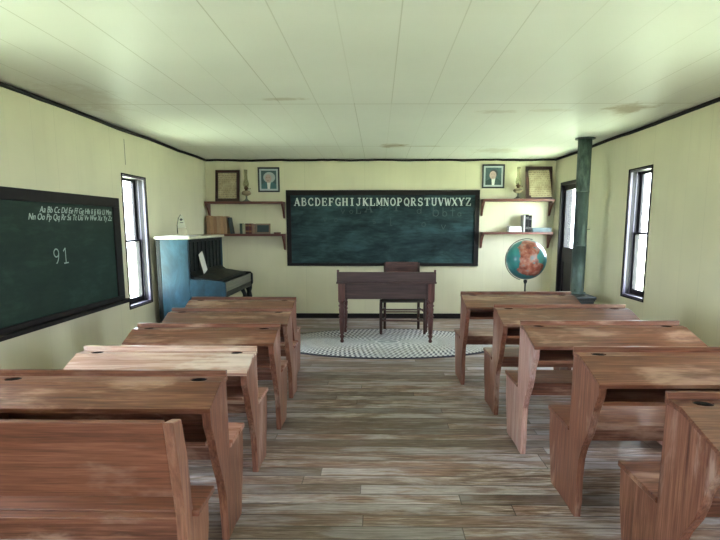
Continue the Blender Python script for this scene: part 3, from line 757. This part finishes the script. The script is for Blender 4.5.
# ------------------------------------------------------------------ piano
pxb, pxf, pk = XL+.06, -2.195, -1.775
pya, pyb = 6.30, 7.70
r = empty('upright_piano', ((pxb+pxf)/2, (pya+pyb)/2, 0), label='old upright piano with a blue sky-sheen side and black front, against the left wall', cat='piano')
def L(x, y): return x-r.location.x, y-r.location.y
X0, Ya = L(pxb, pya); X1, Yb = L(pxf, pyb); X2 = L(pk, 0)[0]
for (ya, yb_) in ((Ya, Ya+.035), (Yb-.035, Yb)):
    MB().box(X0+.05, X1, ya, yb_, 0, 1.285, .005).build('side_panel', M['blue'], r)
    MB().box(X0, X0+.05, ya, yb_, 0, 1.285, .005).build('back_post', M['piano_black'], r)
    o = MB().prism([(X1,.60),(X2-.01,.62),(X2,.64),(X2,.77),(X2-.03,.80),(X1+.04,.815),(X1,.83)], 'y', ya, yb_, bev=.004).build('key_arm', M['blue'] if ya < 0 else M['piano_black'], r)
    MB().lathe([(0,0),(.035,0),(.04,.04),(.025,.08),(.03,.3),(.045,.45),(.03,.52),(.045,.56),(.045,.615),(0,.615)], 16, Matrix.Translation((X2-.06,(ya+yb_)/2,0))).build('leg', M['piano_black'], r)
MB().box(X0-.01, X1+.03, Ya-.02, Yb+.02, 1.285, 1.318, .008).build('lid', M['piano_top'], r)
MB().box(X0, X0+.02, Ya+.035, Yb-.035, .05, 1.285).build('back_panel', M['piano_black'], r)
MB().box(X1-.035, X1-.02, Ya+.035, Yb-.035, .82, 1.285).build('upper_front_panel', M['piano_black'], r)
b = MB()
for k in range(9):
    y = Ya+.09+k*(Yb-Ya-.18)/8
    b.box(X1-.021, X1-.004, y-.012, y+.012, .90, 1.25, .004)
b.box(X1-.021, X1+.0, Ya+.035, Yb-.035, 1.25, 1.284, .004)
b.build('panel_moulding', M['piano_black'], r)
MB().box(X0+.05, X1-.02, Ya+.035, Yb-.035, .05, .60).build('lower_front_panel', M['piano_black'], r)
MB().box(X0+.03, X2-.02, Ya+.035, Yb-.035, .60, .665).build('key_bed', M['piano_black'], r)
MB().prism([(X1-.02,.90),(X1+.05,.845),(X2-.12,.805),(X2-.09,.785),(X2-.10,.77),(X1-.02,.82)], 'y', Ya+.036, Yb-.036).build('fallboard', M['piano_black'], r)
MB().box(X2-.045, X2-.02, Ya+.036, Yb-.036, .665, .775, .004).build('key_slip', M['keyslip'], r)
MB().box(X2-.12, X2-.045, Ya+.036, Yb-.036, .665, .765).build('key_block', M['piano_black'], r)
MB().box(X0, X2-.02, Ya, Yb, 0, .05, .004).build('plinth', M['piano_black'], r)
b = MB(); b.tube([(X2-.03,Ya+.9,.60),(X2+.0,Ya+.9,.52),(X2-.03,Ya+.98,.47)], .03, 8); b.build('carved_bracket', M['piano_black'], r)
# music sheet
r2 = empty('sheet_music', (pxf+.045, 6.77, .872), label='white sheet of music leaning on the front of the piano', cat='sheet music')
m = MB().prism([(-.09,0),(.09,0),(.09,.005),(-.09,.005)], 'x', 0, 0.002) ; m.bm.free(); 
b = MB(); b.box(-.001,.001,-.085,.085,0,.25); o = b.build('page', M['paper'], r2)
r2.rotation_euler = (math.radians(14), math.radians(-9), 0)
# items on the lid
o = MB().box(-.16,.16,-.20,.22,0,.006,.001).build('lid_glare_sheet', M['white'], None, (pxb+.20, 6.56, 1.3185)); tag(o, 'white sheet standing in for window glare on the near end of the piano lid', 'paper')  # thin white sheet added for the window shine on the lid
o.rotation_euler = (0,0,.06)
r = empty('ornament', (pxb+.17, 6.70, 1.325), label='slim pale pointed ornament standing on the piano lid', cat='ornament')
r.rotation_euler = (0,0,.55)
pts = [(-.055,0),(.055,0),(.050,.03),(.045,.12),(.035,.19),(.012,.245),(-.012,.25),(-.035,.20),(-.052,.12)]
MB().prism(pts, 'y', -.008, .008, bev=.003).build('plaque', plain('pale plaque', (.44,.44,.31), .5), r)
b = MB(); b.tube([(-.052,-.008,.02),(-.054,-.009,.12),(-.036,-.009,.205),(-.008,-.009,.25)], .006, 6); b.build('dark_edge', M['dark_trim'], r)
b = MB(); b.sphere(.018, (-.004,-.012,.19), (1,.4,.8), 12); b.box(-.02,.02,-.014,-.006,.15,.158); b.build('emblem', M['iron'], r)
b = MB(); b.prism([(0,0),(.055,0),(.02,.09)], 'x', -.05, .05, Matrix.Translation((0,-.065,0))); b.build('foot_wedge', plain('tan wedge', (.36,.33,.22), .5), r)

# ------------------------------------------------------------------ braided rug
ra, rb = 1.42, .86
o = MB().lathe([(0,.0),(1,.0),(1.0,.006),(.985,.011),(0,.012)], 96)
for v in o.bm.verts: v.co.x *= ra; v.co.y *= rb
for f in o.bm.faces: f.smooth = False
rug = o.build('braided_rug', rug_mat(ra, rb), None, (.12, 6.66, 0))
tag(rug, 'oval braided rug in white and grey-blue under the teacher desk', 'rug')

# ------------------------------------------------------------------ teacher desk
r = empty('teacher_desk', (.102, 6.93, .012), label='dark teacher desk with turned legs standing on the rug', cat='desk')
zo = .012
def turned(h):
    P = [(0,0),(.018,0),(.026,.02),(.015,.045),(.022,.06),(.033,.08),(.018,.10),(.026,.12),(.031,.2),(.036,.29),(.027,.31),(.042,.33),(.027,.35),(.034,.37),(.038,.42),(.028,.44),(.045,.46),(.029,.48),(.034,.50),(.048,.515),(.032,.53),(0,.53)]
    return P
W2, D0, D1 = .595, -.375, .375
for sx in (-1, 1):
    for y in (D0+.05, D1-.05):
        b = MB().lathe(turned(0), 20, Matrix.Translation((sx*(W2-.05), y, 0)))
        b.box(sx*(W2-.05)-.042, sx*(W2-.05)+.042, y-.042, y+.042, .525, .735, .004)
        b.build('leg', M['tdesk_z'], r)
MB().box(-W2+.092, W2-.092, D0+.025, D0+.045, .545, .735, .003).build('front_apron', M['tdesk_x'], r)
MB().box(-W2+.092, W2-.092, D1-.045, D1-.025, .545, .735, .003).build('drawer_apron', M['tdesk_x'], r)
for sx in (-1, 1):
    MB().box(sx*(W2-.04)-.01, sx*(W2-.04)+.01, D0+.092, D1-.092, .545, .735, .003).build('side_apron', M['tdesk_x'], r)
MB().box(-W2-.012, W2+.012, D0-.015, D1+.03, .735, .758, .005).build('desktop', M['tdesk_x'], r)
MB().box(-W2-.004, W2+.004, D0-.008, D0+.014, .758, .878, .004).build('rear_gallery', M['tdesk_x'], r)
for sx in (-1, 1):
    MB().prism([(D0+.014,.758),(D1-.1,.758),(D1-.16,.80),(D0+.014,.870)], 'x', sx*(W2-.008)-.011, sx*(W2-.008)+.011, bev=.002).build('side_gallery', M['tdesk_x'], r)
    MB().sphere(.016, (sx*(W2-.01), D0+.003, .89), seg=12).build('finial', M['tdesk_z'], r)

# ------------------------------------------------------------------ teacher chair (ladder back, faces the class)
r = empty('ladder_back_chair', (.330, 7.33, .012), label='dark ladder-back chair with a rush seat behind the teacher desk', cat='chair')
for sx in (-1, 1):
    MB().lathe([(0,.0),(.018,.0),(.021,.15),(.021,.40),(.017,.465),(0,.468)], 12, Matrix.Translation((sx*.29,-.20,0))).build('front_leg', M['chair_z'], r)
    MB().tube([(sx*.235,.17,0),(sx*.235,.18,.45),(sx*.235,.25,.92)], [.019,.02,.015], 10).build('back_post', M['chair_z'], r)
    b = MB(); b.tube([(sx*.29,-.20,.16),(sx*.235,.172,.16)], .011); b.tube([(sx*.29,-.20,.30),(sx*.235,.175,.30)], .011); b.build('side_rung', M['chair_z'], r)
for z in (.18, .33): MB().tube([(-.29,-.20,z),(.29,-.20,z)], .011).build('front_rung', M['chair_x'], r)
MB().tube([(-.235,.175,.24),(.235,.175,.24)], .011).build('rear_rung', M['chair_x'], r)
b = MB().prism([(-.30,-.215),(.30,-.215),(.24,.185),(-.24,.185)], 'z', .425, .458, bev=.008); b.build('rush_seat', M['rush'], r)
for z0, z1, yy in ((.79,.93,.240), (.62,.71,.215)):
    n = 8; b = MB()
    pts = [(-.225+.45*i/n, yy+.025*math.sin(PI*i/n)) for i in range(n+1)]
    pl_ = pts+[(x, y+.012) for x, y in reversed(pts)]
    b.prism(pl_, 'z', z0, z1); b.build('back_slat', M['chair_x'], r)

# ------------------------------------------------------------------ school desks
def hole_plate(b, x0, x1, y0, y1, zt, th, holes, rad):
    tb = bmesh.new()
    def loop(pts, z): return [tb.verts.new((x, y, z)) for x, y in pts]
    outer = [(x0,y0),(x1,y0),(x1,y1),(x0,y1)]
    hp = [[(hx+rad*1.15*math.cos(2*PI*k/10), hy+rad*math.sin(2*PI*k/10)) for k in range(10)] for hx, hy in holes]
    tops = []; 
    for z in (zt, zt-th):
        loops = [loop(outer, z)]+[loop(h, z) for h in hp]; eds = []
        for lp in loops:
            for i in range(len(lp)): eds.append(tb.edges.new((lp[i], lp[(i+1) % len(lp)])))
        bmesh.ops.triangle_fill(tb, edges=eds, use_beauty=True); tops.append(loops)
    for A, B in zip(*tops):
        for i in range(len(A)): tb.faces.new((A[i], A[(i+1) % len(A)], B[(i+1) % len(A)], B[i]))
    bmesh.ops.recalc_face_normals(tb, faces=tb.faces)
    b.merge(tb)

def make_desk(Ln, zr, dep, drop, near, seat_d, shz, name='school_desk'):
    """x 0..Ln, rail far face at y=0, pupils sit on the -y side; attached seat on the +y side for the row ahead"""
    r = empty(name)
    zn = zr-drop
    top_e = [(-dep, zn-.02), (-.105, zr-.046), (0, zr-.046)]
    prof = top_e + [(0,.43), (.01,.405), (seat_d-.015,.405), (seat_d-.03,.25), (seat_d-.07,.10), (seat_d-.09,.0), (seat_d-.17,.0), (seat_d-.20,.012), (near[-1][0]+.09,.012), (near[-1][0]+.06,0)] + near[::-1]
    for x in (0, Ln-.034):
        MB().prism(prof, 'x', x, x+.034, bev=.003).build('side_panel', M['desk_z'], r)
    # desktop: flat inkwell strip + sloping lid
    b = MB()
    hole_plate(b, -.004, Ln+.004, -.105, -.019, zr-.026, .02, [(.10,-.062), (Ln-.10,-.062)], .033)
    b.prism([(-.1055,zr-.0265), (-dep-.012,zn+.0), (-dep-.012,zn-.018), (-.1055,zr-.046)], 'x', -.004, Ln+.004, bev=.002)
    b.build('desktop', M['desk_x'], r)
    for x in (.10, Ln-.10):
        MB().lathe([(0,zr-.105),(.030,zr-.105),(.0325,zr-.029),(.030,zr-.029),(.027,zr-.10),(0,zr-.101)], 12, Matrix.Translation((x,-.062,0))).build('inkwell', M['ink'], r)
    MB().box(-.004, Ln+.004, -.019, .003, zr-.046, zr, .003).build('pen_rail', M['desk_x'], r)
    MB().box(.034, Ln-.034, -.019, -.001, shz, zr-.046, .002).build('backrest_panel', M['desk_x'], r)
    MB().box(.034, Ln-.034, -dep+.03, -.019, shz, shz+.018, .002).build('book_shelf', M['desk_x'], r)
    MB().box(-.006, Ln+.006, .002, seat_d, .405, .430, .004).build('seat', M['seat_lit_x'], r)
    MB().box(.034, Ln-.034, .012, .032, .345, .405, .002).build('seat_rail', M['desk_x'], r)
    return r
def recolour(root, part, mat):
    for c in [x for x in bpy.data.objects if x.parent == root and x.name.split('.')[0] == part]:
        c.material_slots[0].link = 'OBJECT'; c.material_slots[0].material = mat
nearR = [(-.335,.735),(-.325,.68),(-.275,.60),(-.262,.54),(-.235,.475),(-.17,.39),(-.138,.31),(-.13,.2),(-.135,.1),(-.126,0)]
nearL = [(-.255,.655),(-.25,.60),(-.20,.52),(-.175,.44),(-.14,.37),(-.10,.30),(-.075,.22),(-.06,.12),(-.055,0)]
labR = ['right-row double desk nearest the camera, partly cut off by the right edge',
        'worn double desk, second from the camera in the right row',
        'double desk with worn side panel painted pinkish-lit, third from the camera in the right row',
        'double desk, second from the globe end of the right row',
        'brown double desk at the head of the right row, in front of the globe']
protoR = make_desk(1.0, .848, .335, .096, nearR, .335, .640)
for k, (x, y) in enumerate([(1.06,1.944), (.985,2.69), (.912,3.448), (.895,4.173), (.762,4.978)]):
    o = protoR if k == 0 else copy_tree(protoR)
    o.location = (x, y, 0); tag(o, labR[k], 'desk', 'double school desks')
    if k == 2: recolour(o, 'side_panel', M['desk_lit_pink'])
    if k == 0: recolour(o, 'seat', M['desk_x'])
labL = ['brown double desk directly ahead of the bench in the left row',
        'double desk painted with window glare, second ahead of the bench in the left row',
        'double desk in the middle of the left row, third ahead of the bench',
        'double desk, second from the piano end of the left row',
        'double desk at the head of the left row, nearest the piano']
protoL = make_desk(1.0, .765, .255, .090, nearL, .27, .505)
for k, (x, y) in enumerate([(-.69,2.40), (-.708,3.10), (-.692,3.78), (-.718,4.495), (-.79,5.2)]):
    o = protoL if k == 0 else copy_tree(protoL)
    if k == 0: o.scale = (1.04,1,1.045)
    else: o.scale = (1,1,.985 if k == 1 else 1)
    o.location = (x-1.0*o.scale.x, y, 0); tag(o, labL[k], 'desk', 'double school desks')
    if k == 1: recolour(o, 'desktop', M['desk_glare']); recolour(o, 'pen_rail', M['desk_glare'])

# rear bench of the left row
Ln = 1.1
r = empty('school_bench', (-.69-Ln, 1.75, 0), label='reddish wooden bench with a plank backrest at the near end of the left row', cat='bench')
prof = [(0,.79),(.08,.775),(.125,.60),(.135,.43),(.15,.385),(.33,.375),(.32,.25),(.28,.1),(.27,0),(.18,0),(.15,.015),(.11,.015),(.09,0),(.04,0),(.075,.3),(.07,.42)]
for x in (.0, Ln-.036): MB().prism(prof, 'x', x, x+.036, bev=.003).build('end_panel', M['bench_z'], r)
b = MB(); b.box(.036, Ln-.036, 0, .022, 0, .30, .003, Matrix.Translation((0,.055,.495)) @ Matrix.Rotation(math.radians(10.5),4,'X')); b.build('backrest', M['bench_x'], r)
MB().box(-.02, Ln+.025, .135, .335, .375, .400, .004).build('seat', M['bench_x'], r)
MB().box(.036, Ln-.036, .085, .134, .372, .396, .003).build('rear_plank', M['bench_x'], r)
MB().box(.036, Ln-.036, .10, .12, .30, .372, .002).build('seat_rail', M['desk_x'], r)

# ------------------------------------------------------------------ world, portals, camera
sd = bpy.data.lights.new('sun', 'SUN'); so = bpy.data.objects.new('sun', sd); COL.objects.link(so)
sd.energy = 6.0; sd.angle = .01; sd.color = (1,.96,.88)
so.rotation_euler = (math.radians(-32), 0, 0)   # from high above the far gable, parallel to the side walls
w = bpy.data.worlds.new('sky'); sc.world = w; w.use_nodes = True
bg = w.node_tree.nodes['Background']; bg.inputs[0].default_value = (.84,.93,1.0,1); bg.inputs[1].default_value = 1.0
def portal(loc, rot, sx, sy):
    ld = bpy.data.lights.new('daylight_portal', 'AREA'); ld.shape = 'RECTANGLE'; ld.size = sx; ld.size_y = sy
    ld.cycles.is_portal = True
    o = bpy.data.objects.new('daylight_portal', ld); COL.objects.link(o); o.location = loc; o.rotation_euler = rot
for side, Ls in (('L', LW), ('R', RW+[(7.3,8.0,1.13,1.95)]), ('N', NW)):
    for (a, c, za, zb) in Ls:
        m_, zc = (a+c)/2, (za+zb)/2
        if side == 'L': portal((XL-T-.01, m_, zc), (PI/2, 0, -PI/2), c-a, zb-za)
        if side == 'R': portal((XR+T+.01, m_, zc), (PI/2, 0, PI/2), c-a, zb-za)
        if side == 'N': portal((m_, YR-T-.01, zc), (PI/2, 0, 0), c-a, zb-za)

Fp = 545.; pitch = math.atan(81/Fp); yaw = math.atan(6/Fp)
cd = bpy.data.cameras.new('camera'); cam = bpy.data.objects.new('camera', cd); COL.objects.link(cam)
cam.location = (0, 0, 1.45); cam.rotation_euler = (PI/2-pitch, 0, yaw)
cd.sensor_width = 36; cd.lens = Fp/720*36; cd.shift_x = -12/720; cd.shift_y = 36/720
sc.camera = cam
sc.view_settings.view_transform = 'Standard'; sc.view_settings.look = 'None'; sc.view_settings.gamma = 1
sc.view_settings.use_curve_mapping = False
sc.view_settings.exposure = 5.0
sc.cycles.use_denoising = True
sc.render.filter_size = 1.15
sc.cycles.max_bounces = 12; sc.cycles.diffuse_bounces = 8; sc.cycles.transparent_max_bounces = 12
sc.cycles.sample_clamp_indirect = 8
